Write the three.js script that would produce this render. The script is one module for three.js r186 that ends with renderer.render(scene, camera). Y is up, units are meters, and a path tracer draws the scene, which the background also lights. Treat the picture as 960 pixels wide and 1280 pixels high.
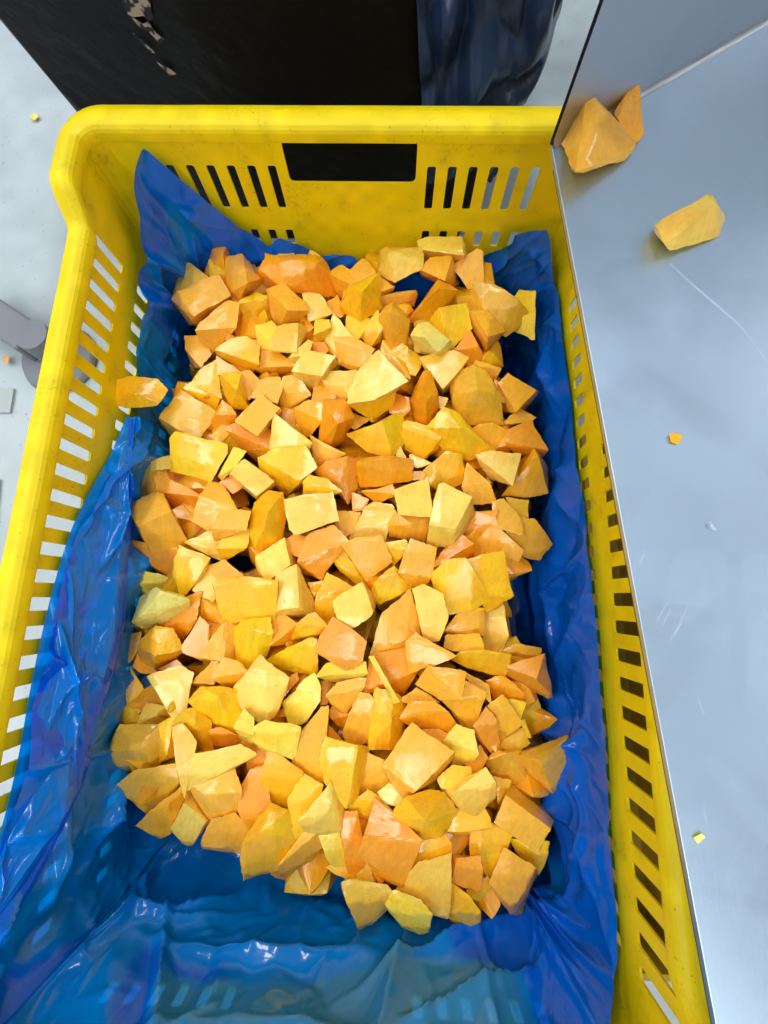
import * as THREE from 'three';
import { ConvexGeometry } from 'three/addons/geometries/ConvexGeometry.js';
import { RoundedBoxGeometry } from 'three/addons/geometries/RoundedBoxGeometry.js';
import { ImprovedNoise } from 'three/addons/math/ImprovedNoise.js';
import { mergeGeometries, mergeVertices, toCreasedNormals } from 'three/addons/utils/BufferGeometryUtils.js';
import { RectAreaLightUniformsLib } from 'three/addons/lights/RectAreaLightUniformsLib.js';
RectAreaLightUniformsLib.init();

// ---------- camera, lamps, exposure ----------
// The crate has its own measures: X across, Y along (away from the viewer), D down from the lens, in units of S metres.
const S = 0.224, GROUND = 1.98, F = 538.57;
const [TILT, ROLL, YAW, CX, CZ] = [0.1996, 0.0827, -0.1084, -0.1529, 0.1284];
const [cy, sy, ct, st, cr, sr] = [Math.cos(YAW), Math.sin(YAW), Math.cos(TILT), Math.sin(TILT), Math.cos(ROLL), Math.sin(ROLL)];
const V = (x, y, z) => new THREE.Vector3(x, y, z);
const W = (X, Y, D) => V(X * S, (GROUND - D) * S, -Y * S);               // crate measures -> metres
const level = (a, b, d) => V(a * cy + b * sy, -d, -(-a * sy + b * cy));   // a direction, level axes -> world
const EYE = W(-CX * cy - CZ * sy, CX * sy - CZ * cy, 0);
const fwd = level(0, st, ct), right0 = level(1, 0, 0), up0 = level(0, ct, -st);
const right = right0.clone().multiplyScalar(cr).addScaledVector(up0, -sr);
const up = right0.clone().multiplyScalar(sr).addScaledVector(up0, cr);
const scene = new THREE.Scene();
const camera = new THREE.PerspectiveCamera(2 * Math.atan(640 / F) * 180 / Math.PI, 0.75, 0.01, 30);
camera.position.copy(EYE);
camera.up.copy(up);
camera.lookAt(EYE.clone().add(fwd));
const renderer = new THREE.WebGLRenderer({ antialias: true });
renderer.setSize(768, 1024);
renderer.toneMapping = THREE.LinearToneMapping;
renderer.toneMappingExposure = 1.07;
renderer.shadowMap.enabled = true;
scene.background = new THREE.Color(0x000000);
const LAMP_COLOR = new THREE.Color(1.0, 0.985, 0.96), LAMP_POWER = 15, CEIL = 2.5;
const LAMPS = [[-2.9, -0.9], [-2.9, 0.9], [-1.4, -1.7], [-1.4, 0], [-1.4, 1.7], [0.1, -2.6], [0.1, 1.6], [0.1, -1.0], [1.2, 2.4], [3.2, -1.7], [3.2, 0.5]];   // x, z of the ceiling tubes
const LAMP_W = 0.2, LAMP_L = 1.25;

// ---------- helpers ----------
let seed = 7;
const rnd = () => { seed = (seed + 0x6d2b79f5) | 0; let t = Math.imul(seed ^ (seed >>> 15), 1 | seed); t = (t + Math.imul(t ^ (t >>> 7), 61 | t)) ^ t; return ((t ^ (t >>> 14)) >>> 0) / 4294967296; };
const rr = (a, b) => a + (b - a) * rnd();
const noise = new ImprovedNoise();
const N3 = (x, y, z) => noise.noise(x + 31.7, y + 11.3, z + 5.9);
const clamp = (x, a, b) => Math.min(b, Math.max(a, x));
const mix = (a, b, t) => a + (b - a) * t;
const smooth = (a, b, x) => { const t = clamp((x - a) / (b - a), 0, 1); return t * t * (3 - 2 * t); };
function ray(px, py) {                                                     // direction per unit D of a point of the photograph
  const a = (px - 480) / F, b = (640 - py) / F, u = a * cr + b * sr, v = -a * sr + b * cr;
  const y = v * ct + st, D = ct - v * st;
  return [u / D, y / D];
}
function at(px, py, D) { const [a, b] = ray(px, py), x = a * D - CX, y = b * D - CZ; return [x * cy + y * sy, -x * sy + y * cy, D]; }
function onX(px, py, X) { const p = at(px, py, 1), q = at(px, py, 2), t = (X - p[0]) / (q[0] - p[0]); return [X, mix(p[1], q[1], t), 1 + t]; }
function onY(px, py, Y) { const p = at(px, py, 1), q = at(px, py, 2), t = (Y - p[1]) / (q[1] - p[1]); return [mix(p[0], q[0], t), Y, 1 + t]; }
const used = {};
function numbered(name) { const n = used[name] = (used[name] ?? -1) + 1; return n ? `${name}_${String(n).padStart(3, '0')}` : name; }
function mesh(name, geometry, material, parent = scene) {
  const m = new THREE.Mesh(geometry, material);
  m.name = parent === scene ? numbered(name) : name;
  m.castShadow = m.receiveShadow = true;
  parent.add(m);
  return m;
}
function tag(o, label, category, group, kind) {
  if (label) o.userData.label = label;
  if (category) o.userData.category = category;
  if (group) o.userData.group = group;
  if (kind) o.userData.kind = kind;
  return o;
}
function thing(name, label, category, p = V(0, 0, 0)) { const g = new THREE.Group(); g.name = numbered(name); g.position.copy(p); scene.add(g); return tag(g, label, category); }
const local = (g, geo) => { geo.translate(-g.position.x, -g.position.y, -g.position.z); return geo; };
function canvasTexture(w, h, draw, srgb = true, repeat = [1, 1]) {
  const c = document.createElement('canvas'); c.width = w; c.height = h;
  draw(c.getContext('2d'), w, h);
  const t = new THREE.CanvasTexture(c);
  if (srgb) t.colorSpace = THREE.SRGBColorSpace;
  t.wrapS = t.wrapT = THREE.RepeatWrapping; t.repeat.set(...repeat);
  return t;
}
function noiseTexture(n, f, srgb, repeat = [1, 1]) {                        // f(x, y) in 0..1 -> [r, g, b] 0..255
  const data = new Uint8Array(n * n * 4);
  for (let j = 0; j < n; j++) for (let i = 0; i < n; i++) { const c = f(i / n, j / n), k = (j * n + i) * 4; data[k] = c[0]; data[k + 1] = c[1]; data[k + 2] = c[2]; data[k + 3] = 255; }
  const t = new THREE.DataTexture(data, n, n);
  t.magFilter = THREE.LinearFilter; t.minFilter = THREE.LinearMipmapLinearFilter; t.generateMipmaps = true;
  if (srgb) t.colorSpace = THREE.SRGBColorSpace;
  t.wrapS = t.wrapT = THREE.RepeatWrapping; t.repeat.set(...repeat); t.needsUpdate = true;
  return t;
}
// periodic value noise for textures
function tileNoise(p, sd) {
  const h = (i, j) => { const s = Math.sin(((i % p + p) % p) * 127.1 + ((j % p + p) % p) * 311.7 + sd * 74.7) * 43758.5453; return s - Math.floor(s); };
  return (x, y) => { x *= p; y *= p; const i = Math.floor(x), j = Math.floor(y), u = x - i, v = y - j, a = u * u * (3 - 2 * u), b = v * v * (3 - 2 * v); return mix(mix(h(i, j), h(i + 1, j), a), mix(h(i, j + 1), h(i + 1, j + 1), a), b); };
}

// ---------- materials ----------
const tA = tileNoise(8, 1), tB = tileNoise(32, 2), tC = tileNoise(128, 3), tD = tileNoise(256, 4);
const crateMap = noiseTexture(512, (x, y) => {
  let g = 1 - 0.05 * (tA(x, y) - 0.5) - 0.08 * (tB(x, y) - 0.5);
  const grime = smooth(0.62, 0.95, 0.35 * tA(x + 0.3, y) + 0.3 * tB(x, y) + 0.25 * tC(x, y) + 0.15 * tD(x, y));
  const speck = tD(x, y) > 0.985 && tB(x, y) > 0.55 ? 0.5 : 0;
  const k = Math.max(grime * 0.22, speck);
  return [Math.min(255, mix(246 * g, 110, k)), Math.min(255, mix(218 * g, 96, k)), mix(4, 24, k)];
}, true, [3.2, 3.2]);
const crateRough = noiseTexture(256, (x, y) => { const v = 255 * (0.32 + 0.25 * tA(x, y) + 0.15 * tB(x, y)); return [v, v, v]; }, false, [4, 4]);
const yellow = new THREE.MeshPhysicalMaterial({ map: crateMap, roughnessMap: crateRough, roughness: 1, specularIntensity: 0.75 });
const film = new THREE.MeshPhysicalMaterial({ vertexColors: true, specularIntensity: 0.35, transmission: 0.38, thickness: 0, roughness: 0.17, ior: 1.5, clearcoat: 0.8, clearcoatRoughness: 0.06, side: THREE.DoubleSide });
const TD = 0.88;
const steelDraw = (base, dark, light, strong) => (c, w) => {
  c.fillStyle = base; c.fillRect(0, 0, w, w);
  let s = 3; const r = () => { s = (s * 16807) % 2147483647; return s / 2147483647; };
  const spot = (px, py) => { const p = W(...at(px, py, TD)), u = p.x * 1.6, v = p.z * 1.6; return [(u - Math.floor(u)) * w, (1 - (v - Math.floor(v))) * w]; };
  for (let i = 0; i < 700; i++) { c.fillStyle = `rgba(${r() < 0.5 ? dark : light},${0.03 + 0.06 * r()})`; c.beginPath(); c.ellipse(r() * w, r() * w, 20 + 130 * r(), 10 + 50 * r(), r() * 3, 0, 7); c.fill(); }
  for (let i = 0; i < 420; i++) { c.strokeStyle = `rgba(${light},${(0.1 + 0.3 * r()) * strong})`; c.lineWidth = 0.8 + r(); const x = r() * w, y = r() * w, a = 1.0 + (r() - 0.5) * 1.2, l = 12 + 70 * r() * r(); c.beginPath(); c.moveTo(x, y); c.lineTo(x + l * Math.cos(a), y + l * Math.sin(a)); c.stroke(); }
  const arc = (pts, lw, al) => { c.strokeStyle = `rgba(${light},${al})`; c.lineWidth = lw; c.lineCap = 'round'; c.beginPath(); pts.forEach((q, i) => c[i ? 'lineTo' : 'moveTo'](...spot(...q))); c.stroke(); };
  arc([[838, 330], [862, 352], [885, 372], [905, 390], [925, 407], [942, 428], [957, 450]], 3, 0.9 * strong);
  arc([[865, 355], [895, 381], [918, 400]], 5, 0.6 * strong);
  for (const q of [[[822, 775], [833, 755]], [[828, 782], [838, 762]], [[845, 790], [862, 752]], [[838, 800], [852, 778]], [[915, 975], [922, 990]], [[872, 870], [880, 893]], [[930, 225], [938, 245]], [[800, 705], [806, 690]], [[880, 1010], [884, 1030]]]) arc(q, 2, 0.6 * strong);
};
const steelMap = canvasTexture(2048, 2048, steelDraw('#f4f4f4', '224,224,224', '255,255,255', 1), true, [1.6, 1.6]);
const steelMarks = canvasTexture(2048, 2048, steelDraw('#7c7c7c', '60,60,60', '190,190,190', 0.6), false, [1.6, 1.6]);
const steelGrain = noiseTexture(512, (x, y) => { const v = 255 * (0.5 * tD(x, y * 0.0625) + 0.5 * tC(x, y)); return [v, v, v]; }, false, [8, 8]);
const steel = new THREE.MeshPhysicalMaterial({ color: new THREE.Color().setRGB(0.64, 0.8, 0.98), map: steelMap, metalness: 1, roughness: 0.88, roughnessMap: steelMarks, bumpMap: steelGrain, bumpScale: 0.00002 });
const floorMap = noiseTexture(512, (x, y) => { const g = 1 - 0.12 * (tA(x, y) - 0.5) - 0.06 * (tB(x, y) - 0.5) - (tD(x, y) > 0.992 ? 0.25 : 0); return [178 * g, 191 * g, 199 * g]; }, true, [1.5, 1.5]);
const floorMat = new THREE.MeshPhysicalMaterial({ map: floorMap, roughness: 0.35 });
const plain = (r, g, b, rough = 0.6, more = {}) => new THREE.MeshPhysicalMaterial({ color: new THREE.Color().setRGB(r, g, b), roughness: rough, ...more });
const soft = noiseTexture(256, (x, y) => { const v = 255 * (0.6 * tA(x, y) + 0.3 * tB(x, y) + 0.1 * tC(x, y)); return [v, v, v]; }, false, [3, 3]);
const black = plain(0.005, 0.0045, 0.005, 0.42, { specularIntensity: 0.45, bumpMap: soft, bumpScale: 0.0025 }), navy = plain(0.015, 0.035, 0.09, 0.3), wallMat = plain(0.34, 0.36, 0.39, 0.7), ceilMat = plain(0.86, 0.88, 0.9, 0.8);
const greySteel = plain(0.2, 0.22, 0.26, 0.45);

// ---------- the room round the crate ----------
const box = (x0, x1, y0, y1, z0, z1) => new THREE.BoxGeometry(x1 - x0, y1 - y0, z1 - z0).translate((x0 + x1) / 2, (y0 + y1) / 2, (z0 + z1) / 2);
function metricUV(g) { const p = g.attributes.position, n = g.attributes.normal, uv = new Float32Array(p.count * 2); for (let i = 0; i < p.count; i++) { const ax = Math.abs(n.getX(i)), ay = Math.abs(n.getY(i)), az = Math.abs(n.getZ(i)); const [a, b] = ay >= ax && ay >= az ? [p.getX(i), p.getZ(i)] : ax >= az ? [p.getZ(i), p.getY(i)] : [p.getX(i), p.getY(i)]; uv[2 * i] = a; uv[2 * i + 1] = b; } g.setAttribute('uv', new THREE.BufferAttribute(uv, 2)); return g; }
const RX = 4.2, RZ = 4;
tag(mesh('floor', metricUV(box(-RX, RX, -0.1, 0, -RZ, RZ)), floorMat), 'pale blue grey sealed floor under the crate', null, null, 'structure');
tag(mesh('ceiling', box(-RX, RX, CEIL, CEIL + 0.1, -RZ, RZ), ceilMat), 'white ceiling above the work area', null, null, 'structure');
for (const [n, b] of [['wall_left', [-RX - 0.1, -RX, -0.1, CEIL + 0.1, -RZ, RZ]], ['wall_right', [RX, RX + 0.1, -0.1, CEIL + 0.1, -RZ, RZ]], ['wall_back', [-RX - 0.1, RX + 0.1, -0.1, CEIL + 0.1, -RZ - 0.1, -RZ]], ['wall_front', [-RX - 0.1, RX + 0.1, -0.1, CEIL + 0.1, RZ, RZ + 0.1]]])
  tag(mesh(n, box(...b), wallMat), 'pale wall of the work room', null, null, 'structure');
const glow = new THREE.MeshStandardMaterial({ color: 0xffffff, emissive: LAMP_COLOR, emissiveIntensity: 5, roughness: 0.6 });
LAMPS.forEach(([x, z]) => {
const g = thing('ceiling_lamp', `long white ceiling lamp in the ${{ '-2.9': 'outermost left', '-1.4': 'left', 0.1: 'middle', 1.2: 'near right', 3.2: 'outermost right' }[x]} row, ${z < -2 ? 'farthest back' : z < -1.2 ? 'far back' : z < -0.3 ? 'back' : z < 1 ? 'middle' : z < 2 ? 'front' : 'farthest front'} place`, 'lamp', V(x, CEIL - 0.03, z));
  g.userData.group = 'lamp panels on the ceiling';
  mesh('lamp_housing', new THREE.BoxGeometry(LAMP_W + 0.04, 0.05, LAMP_L + 0.04).translate(0, 0.003, 0), ceilMat, g);
  mesh('diffuser', new THREE.BoxGeometry(LAMP_W, 0.006, LAMP_L).translate(0, -0.026, 0), glow, g);
  const l = new THREE.RectAreaLight(LAMP_COLOR, LAMP_POWER, LAMP_W, LAMP_L);
  l.position.set(x, CEIL - 0.07, z); l.lookAt(x, 0, z); scene.add(l);
});
// darker floor patches, left of the crate
for (const [a, b, c, d] of [[-14, 487, 20, 517], [-30, 600, 2, 660]]) {
  const p = [at(a, b, GROUND), at(c, b, GROUND), at(c - 5, d, GROUND), at(a - 5, d, GROUND)];
  const sh = new THREE.Shape(p.map((q) => new THREE.Vector2(q[0] * S, q[1] * S)));
  tag(mesh('floor_patch', new THREE.ExtrudeGeometry(sh, { depth: 0.003, bevelEnabled: false }).rotateX(-Math.PI / 2), plain(0.4, 0.46, 0.48, 0.4)), 'darker grey patch on the floor', null, 'dark floor patches', 'structure');
}

// ---------- crate ----------
const HW = 0.826, YF = 1.286, YN = -1.226, RAD = 0.055, TH = 0.007, LOW = 1.145, HIGH = 1.043, BOT = 1.955;
const crate = thing('plastic_crate', 'yellow slotted plastic crate lined with a blue bag', 'crate', W(0, 0.03, GROUND));
const topD = (X, Y) => Math.max(HIGH, mix(HIGH, LOW, smooth(0, 1, clamp(Math.min((1.105 - Y) / 0.1, (Y + 1.035) / 0.1), 0, 1))));
const slotPath = (x, y, w, h, r = w * 0.28) => { const p = new THREE.Path(); p.moveTo(x - w / 2 + r, y - h / 2); p.lineTo(x + w / 2 - r, y - h / 2); p.quadraticCurveTo(x + w / 2, y - h / 2, x + w / 2, y - h / 2 + r); p.lineTo(x + w / 2, y + h / 2 - r); p.quadraticCurveTo(x + w / 2, y + h / 2, x + w / 2 - r, y + h / 2); p.lineTo(x - w / 2 + r, y + h / 2); p.quadraticCurveTo(x - w / 2, y + h / 2, x - w / 2, y + h / 2 - r); p.lineTo(x - w / 2, y - h / 2 + r); p.quadraticCurveTo(x - w / 2, y - h / 2, x - w / 2 + r, y - h / 2); return p; };
const ROWS = [[1.1675, 1.328], [1.42, 1.49], [1.69, 1.75]];
function panel(name, pts, holes, place) {                                   // drawn in (along, -D), crate measures
  const sh = new THREE.Shape(pts.map(([a, d]) => new THREE.Vector2(a, -d)));
  sh.holes = holes;
  const g = new THREE.ExtrudeGeometry(sh, { depth: TH, bevelEnabled: false, curveSegments: 3 });
  const p = g.attributes.position;
  for (let i = 0; i < p.count; i++) { const v = place(p.getX(i), -p.getY(i), p.getZ(i)); p.setXYZ(i, v.x, v.y, v.z); }
  g.computeVertexNormals(); metricUV(g);
  return mesh(name, local(crate, g), yellow, crate);
}
function sideWall(sg, first, count) {
  const pts = [[YN + RAD, BOT + 0.02], [YF - RAD, BOT + 0.02]];
  for (const y of [YF - RAD, 1.105, 1.08, 1.055, 1.03, 1.005, -0.935, -0.96, -0.985, -1.01, -1.035, YN + RAD]) pts.push([y, topD(0, y) + 0.012]);
  const holes = [];
  for (let k = 0; k < count; k++) for (const [a, b] of ROWS) holes.push(slotPath(first - k * 0.0781, -(a + b) / 2, 0.037, b - a));
  panel('side_wall', pts, holes, (a, d, t) => W(sg * (HW + t), a, d));
}
sideWall(-1, 1.0191, 28); sideWall(1, 0.9987, 27);
for (const [Y, sg] of [[YF, 1], [YN, -1]]) {
  const holes = [];
  for (const s of [-1, 1]) for (let k = 0; k < 6; k++) for (const [a, b] of ROWS.slice(0, 2)) holes.push(slotPath(s * (0.2661 + k * 0.0687), -(a + b) / 2, 0.029, b - a));
  holes.push(slotPath(0, -1.155, 0.43, 0.142, 0.018));
  panel('end_wall', [[-HW + RAD, BOT + 0.02], [HW - RAD, BOT + 0.02], [HW - RAD, HIGH + 0.012], [-HW + RAD, HIGH + 0.012]], holes, (a, d, t) => W(a, Y + sg * t, d));
}
function loft(rows, closeRow = false, closeCol = false) {                    // rows of points -> indexed geometry with uv in metres
  const n = rows.length, m = rows[0].length, pos = [], uv = [], idx = [];
  let u = 0;
  for (let i = 0; i < n; i++) { let v = 0; if (i) u += rows[i][0].distanceTo(rows[i - 1][0]); for (let j = 0; j < m; j++) { if (j) v += rows[i][j].distanceTo(rows[i][j - 1]); pos.push(rows[i][j].x, rows[i][j].y, rows[i][j].z); uv.push(u, v); } }
  for (let i = 0; i < n - (closeRow ? 0 : 1); i++) for (let j = 0; j < m - (closeCol ? 0 : 1); j++) { const a = i * m + j, b = ((i + 1) % n) * m + j, c = ((i + 1) % n) * m + (j + 1) % m, d = i * m + (j + 1) % m; idx.push(a, b, c, a, c, d); }
  const g = new THREE.BufferGeometry();
  g.setAttribute('position', new THREE.Float32BufferAttribute(pos, 3)); g.setAttribute('uv', new THREE.Float32BufferAttribute(uv, 2)); g.setIndex(idx); g.computeVertexNormals();
  return g;
}
const corner = (sx, sgy, a, r) => { const cxr = sx * (HW - RAD), cyr = (sgy > 0 ? YF : YN) - sgy * RAD; return [cxr + sx * r * Math.cos(a), cyr + sgy * r * Math.sin(a), sx * Math.cos(a), sgy * Math.sin(a)]; };
for (const sx of [-1, 1]) for (const sgy of [-1, 1]) {
  const rows = [];
  for (let k = 0; k <= 10; k++) { const a = k / 10 * Math.PI / 2, [x0, y0] = corner(sx, sgy, a, RAD), [x1, y1] = corner(sx, sgy, a, RAD + TH), t = HIGH + 0.012; rows.push([W(x0, y0, BOT + 0.02), W(x0, y0, t), W(x1, y1, t), W(x1, y1, BOT + 0.02)]); }
  mesh('corner_post', local(crate, toCreasedNormals(loft(rows, false, true), 0.7)), yellow, crate);
}
{ // rim swept round the top edge
  const path = [];
  const line = (x0, y0, x1, y1, n, nx, ny) => { for (let k = 0; k < n; k++) path.push([mix(x0, x1, k / n), mix(y0, y1, k / n), nx, ny]); };
  line(-HW, YN + RAD, -HW, YF - RAD, 120, -1, 0);
  for (let k = 0; k < 10; k++) path.push(corner(-1, 1, k / 10 * Math.PI / 2, RAD));
  line(-HW + RAD, YF, HW - RAD, YF, 30, 0, 1);
  for (let k = 0; k < 10; k++) path.push(corner(1, 1, (1 - k / 10) * Math.PI / 2, RAD));
  line(HW, YF - RAD, HW, YN + RAD, 120, 1, 0);
  for (let k = 0; k < 10; k++) path.push(corner(1, -1, k / 10 * Math.PI / 2, RAD));
  line(HW - RAD, YN, -HW + RAD, YN, 30, 0, -1);
  for (let k = 0; k < 10; k++) path.push(corner(-1, -1, (1 - k / 10) * Math.PI / 2, RAD));
  const prof = [[-0.002, 0.05], [-0.004, 0.022], [-0.002, 0.012], [0.004, 0.004], [0.014, 0], [0.034, -0.003], [0.052, 0], [0.062, 0.005], [0.068, 0.014], [0.07, 0.03], [0.071, 0.1], [0.063, 0.1], [0.061, 0.03], [0.052, 0.012], [0.02, 0.014], [0.0135, 0.05]];
  const rows = path.map(([x, y, nx, ny]) => { const t = topD(x, y) + 0.0015 * N3(x * 6, y * 6, 1); return prof.map(([o, d]) => W(x + nx * o, y + ny * o * (o > 0 ? 1.35 : 1), t + d)); });
  mesh('rim', local(crate, toCreasedNormals(loft(rows, true, true), 0.8)), yellow, crate);
}
{ // base grid
  const sh = new THREE.Shape([[-HW, YN + RAD], [-HW + RAD, YN], [HW - RAD, YN], [HW, YN + RAD], [HW, YF - RAD], [HW - RAD, YF], [-HW + RAD, YF], [-HW, YF - RAD]].map(([a, b]) => new THREE.Vector2(a, b)));
  for (let i = 0; i < 17; i++) for (let j = 0; j < 26; j++) sh.holes.push(slotPath(-0.74 + i * 0.0925, -1.13 + j * 0.0935, 0.05, 0.05, 0.008));
  const g = new THREE.ExtrudeGeometry(sh, { depth: 0.014, bevelEnabled: false, curveSegments: 1 }), p = g.attributes.position;
  for (let i = 0; i < p.count; i++) { const v = W(p.getX(i), p.getY(i), BOT + 0.002 - p.getZ(i)); p.setXYZ(i, v.x, v.y, v.z); }
  g.computeVertexNormals(); metricUV(g);
  mesh('base_grid', local(crate, g), yellow, crate);
}

// ---------- blue liner ----------
// creased noise: straight facets between the points of a triangular lattice, as stiff film folds
const hash = (i, j, k) => { const s = Math.sin(i * 127.1 + j * 311.7 + k * 74.7) * 43758.5453; return (s - Math.floor(s)) * 2 - 1; };
function facet(x, y, k) {
  const wx = x + 0.15 * N3(x * 0.9, y * 0.9, k), wy = y + 0.15 * N3(x * 0.9, y * 0.9, k + 9);
  const q = (wx + wy) * 0.366025, i = Math.floor(wx + q), j = Math.floor(wy + q), u = wx + q - i, v = wy + q - j;
  const a = hash(i, j, k), d = hash(i + 1, j + 1, k);
  if (u > v) { const b = hash(i + 1, j, k); return a + (b - a) * u + (d - b) * v; }
  const c = hash(i, j + 1, k); return a + (c - a) * v + (d - c) * u;
}
const ONE_SHEET = [0, 0.3, 1], DEEP_BLUE = [0, 0.18, 1], STRETCHED = [0.05, 0.34, 0.72];     // the dye of one thickness of film, and the deeper blue of doubled, dark-backed film
function dye(g, layers) {                                                  // layers: how deep the blue is at each vertex, 0..1
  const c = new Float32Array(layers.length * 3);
  layers.forEach((t, i) => { for (let k = 0; k < 3; k++) c[3 * i + k] = t < 0 ? mix(ONE_SHEET[k], STRETCHED[k], -t) : mix(ONE_SHEET[k], DEEP_BLUE[k], t); });
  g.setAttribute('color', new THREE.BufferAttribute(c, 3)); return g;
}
const creases = []; for (let k = 0; k < 150; k++) { const a = rr(0, 6.283), l = rr(0.12, 0.45); creases.push([rr(0, 8.4), rr(0, 0.75), Math.cos(a) * l, Math.sin(a) * l, rr(0.015, 0.045), rr(0.012, 0.03)]); }
for (let k = 0; k < 900; k++) { const a = rr(0, 6.283), l = rr(0.03, 0.13); creases.push([rr(0, 8.4), rr(0, 0.75), Math.cos(a) * l, Math.sin(a) * l, rr(0.002, 0.008), rr(0.006, 0.014)]); }
function creased(s, t) {
  let f = 0;
  for (const [x, y, dx, dy, h, w] of creases) { const ax = s - x, ay = t - y; if (Math.abs(ax) > 0.5 || Math.abs(ay) > 0.5) continue; const q = clamp((ax * dx + ay * dy) / (dx * dx + dy * dy), -1, 1), d = Math.hypot(ax - q * dx, ay - q * dy); if (d < 5 * w) f += h * (1 - Math.abs(q)) * Math.exp(-d / w); }
  return f;
}
const liner = thing('bag_liner', 'crumpled glossy blue plastic bag lining the yellow crate', 'bag', W(0, 0.03, BOT));
const LX = HW - 0.012, LYF = YF - 0.012, LYN = YN + 0.012;
const edge = [];                                                           // [perimeter place, D of the film's upper edge]
const P1 = LYF - LYN, P2 = 2 * LX, PER = 2 * P1 + 2 * P2;
for (const [a, b] of [[0, 1040], [20, 960], [40, 850], [65, 740], [90, 660], [120, 600], [150, 545], [163, 505], [165, 450], [165, 380], [165, 310]]) { const p = onX(a, b, -LX); edge.push([p[1] - LYN, p[2]]); }
for (const [a, b] of [[178, 180], [212, 205], [262, 246], [335, 300], [350, 290], [372, 295], [400, 306], [420, 303], [445, 306], [465, 322], [500, 330], [560, 325], [600, 308], [640, 290], [690, 276]]) { const p = onY(a, b, LYF); edge.push([P1 + p[0] + LX, p[2]]); }
for (const [a, b] of [[701, 349], [706, 410], [714, 466], [725, 569], [739, 660], [751, 763], [758, 852], [764, 935], [766, 1004], [772, 1096], [781, 1180], [793, 1271]]) { const p = onX(a, b, LX); edge.push([P1 + P2 + LYF - p[1], p[2]]); }
edge.push([2 * P1 + P2 + 0.2, 1.25], [2 * P1 + P2 + 0.9, 1.12], [PER - 0.2, 1.1], [PER + 0.1, 1.12]);
edge.sort((a, b) => a[0] - b[0]);
function edgeD(s) {
  s = ((s % PER) + PER) % PER; if (s < edge[0][0]) s += PER;
  const e = s > edge[edge.length - 1][0] ? [...edge, [edge[0][0] + PER, edge[0][1]]] : edge;
  for (let i = 1; i < e.length; i++) if (s <= e[i][0]) return mix(e[i - 1][1], e[i][1], (s - e[i - 1][0]) / (e[i][0] - e[i - 1][0]));
  return 1.2;
}
function around(s, inset, r) {                                              // a point on the inset, rounded outline, and its inward normal
  s = ((s % PER) + PER) % PER;
  let x, y;
  if (s < P1) { x = -LX; y = LYN + s; } else if (s < P1 + P2) { x = -LX + s - P1; y = LYF; } else if (s < 2 * P1 + P2) { x = LX; y = LYF - (s - P1 - P2); } else { x = LX - (s - 2 * P1 - P2); y = LYN; }
  const qx = clamp(x, -LX + r, LX - r), qy = clamp(y, LYN + r, LYF - r);
  let dx = x - qx, dy = y - qy; const l = Math.hypot(dx, dy) || 1; dx /= l; dy /= l;
  return [qx + dx * (r - inset), qy + dy * (r - inset), -dx, -dy];
}
{
  const rows = [], layers = [], NS = 860, FL = 14, UP = 84;
  for (let i = 0; i < NS; i++) {
    const s = i / NS * PER, top = edgeD(s), row = [];
    for (let j = 0; j <= FL + UP; j++) {
      const floorPart = j < FL, h = floorPart ? 0 : (j - FL) / UP;
      let inset, D;
      if (floorPart) { inset = mix(0.62, 0.13, j / FL); D = 1.93; } else { const t = h * (1.93 - top), r = 0.12, q = clamp(t / r, 0, 1.5708); inset = 0.004 + r * (t < r * 1.57 ? 1 - Math.sin(q) : 0) + 0.006; D = 1.93 - (t < r * 1.57 ? r * (1 - Math.cos(q)) : 0) - (t < r * 1.57 ? 0 : t - r * 0.57); D = Math.max(D, top); D = mix(D, mix(1.93, top, h), smooth(0.5, 1, h)); }
      const w = floorPart ? 0.3 : 1;
      const across = s * 1.0, tall = 1.93 - D;
      let f = 0.07 * facet(across * 1.7, tall * 1.5, 1) + 0.045 * facet(across * 3.6 + tall * 1.5, tall * 2.3, 2) + 0.012 * facet(across * 9, tall * 6, 3);
      f += 0.02 * Math.abs(N3(across * 5, tall * 1.2, 3));
      f = Math.abs(f) + 1.7 * creased(across, tall);
      const edgeKeep = around(s, 0, 0.2)[0] > 0.6 ? 0.12 : 0.5;
      f *= edgeKeep + (1 - edgeKeep) * Math.sin(Math.PI * clamp(h * 0.85 + 0.15, 0, 1));
      const p = around(s, inset, 0.2), q = floorPart ? 0 : f * w;
      const lift = floorPart ? 0.03 * facet(p[0] * 5, p[1] * 5, 4) + 0.014 * facet(p[0] * 14, p[1] * 14, 5) : 0;
      // deeper blue put into the dye for doubled film and the dark behind: the whole far long side and the corners, and loose tucks elsewhere
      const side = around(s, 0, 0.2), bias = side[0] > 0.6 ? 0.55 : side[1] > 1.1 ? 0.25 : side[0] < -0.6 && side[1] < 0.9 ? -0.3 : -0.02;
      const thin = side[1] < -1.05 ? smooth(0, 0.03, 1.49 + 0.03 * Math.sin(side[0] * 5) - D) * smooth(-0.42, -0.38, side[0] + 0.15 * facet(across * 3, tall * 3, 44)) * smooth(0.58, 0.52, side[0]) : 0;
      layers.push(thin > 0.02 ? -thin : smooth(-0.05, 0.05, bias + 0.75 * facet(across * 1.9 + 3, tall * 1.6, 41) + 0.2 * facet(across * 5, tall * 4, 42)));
      row.push(W(p[0] + p[2] * q, p[1] + p[3] * q, Math.min(D - Math.abs(lift), 1.945)));
    }
    rows.push(row);
  }
  mesh('bag_film', dye(local(liner, loft(rows, true, false)), layers), film, liner);
}
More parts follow.
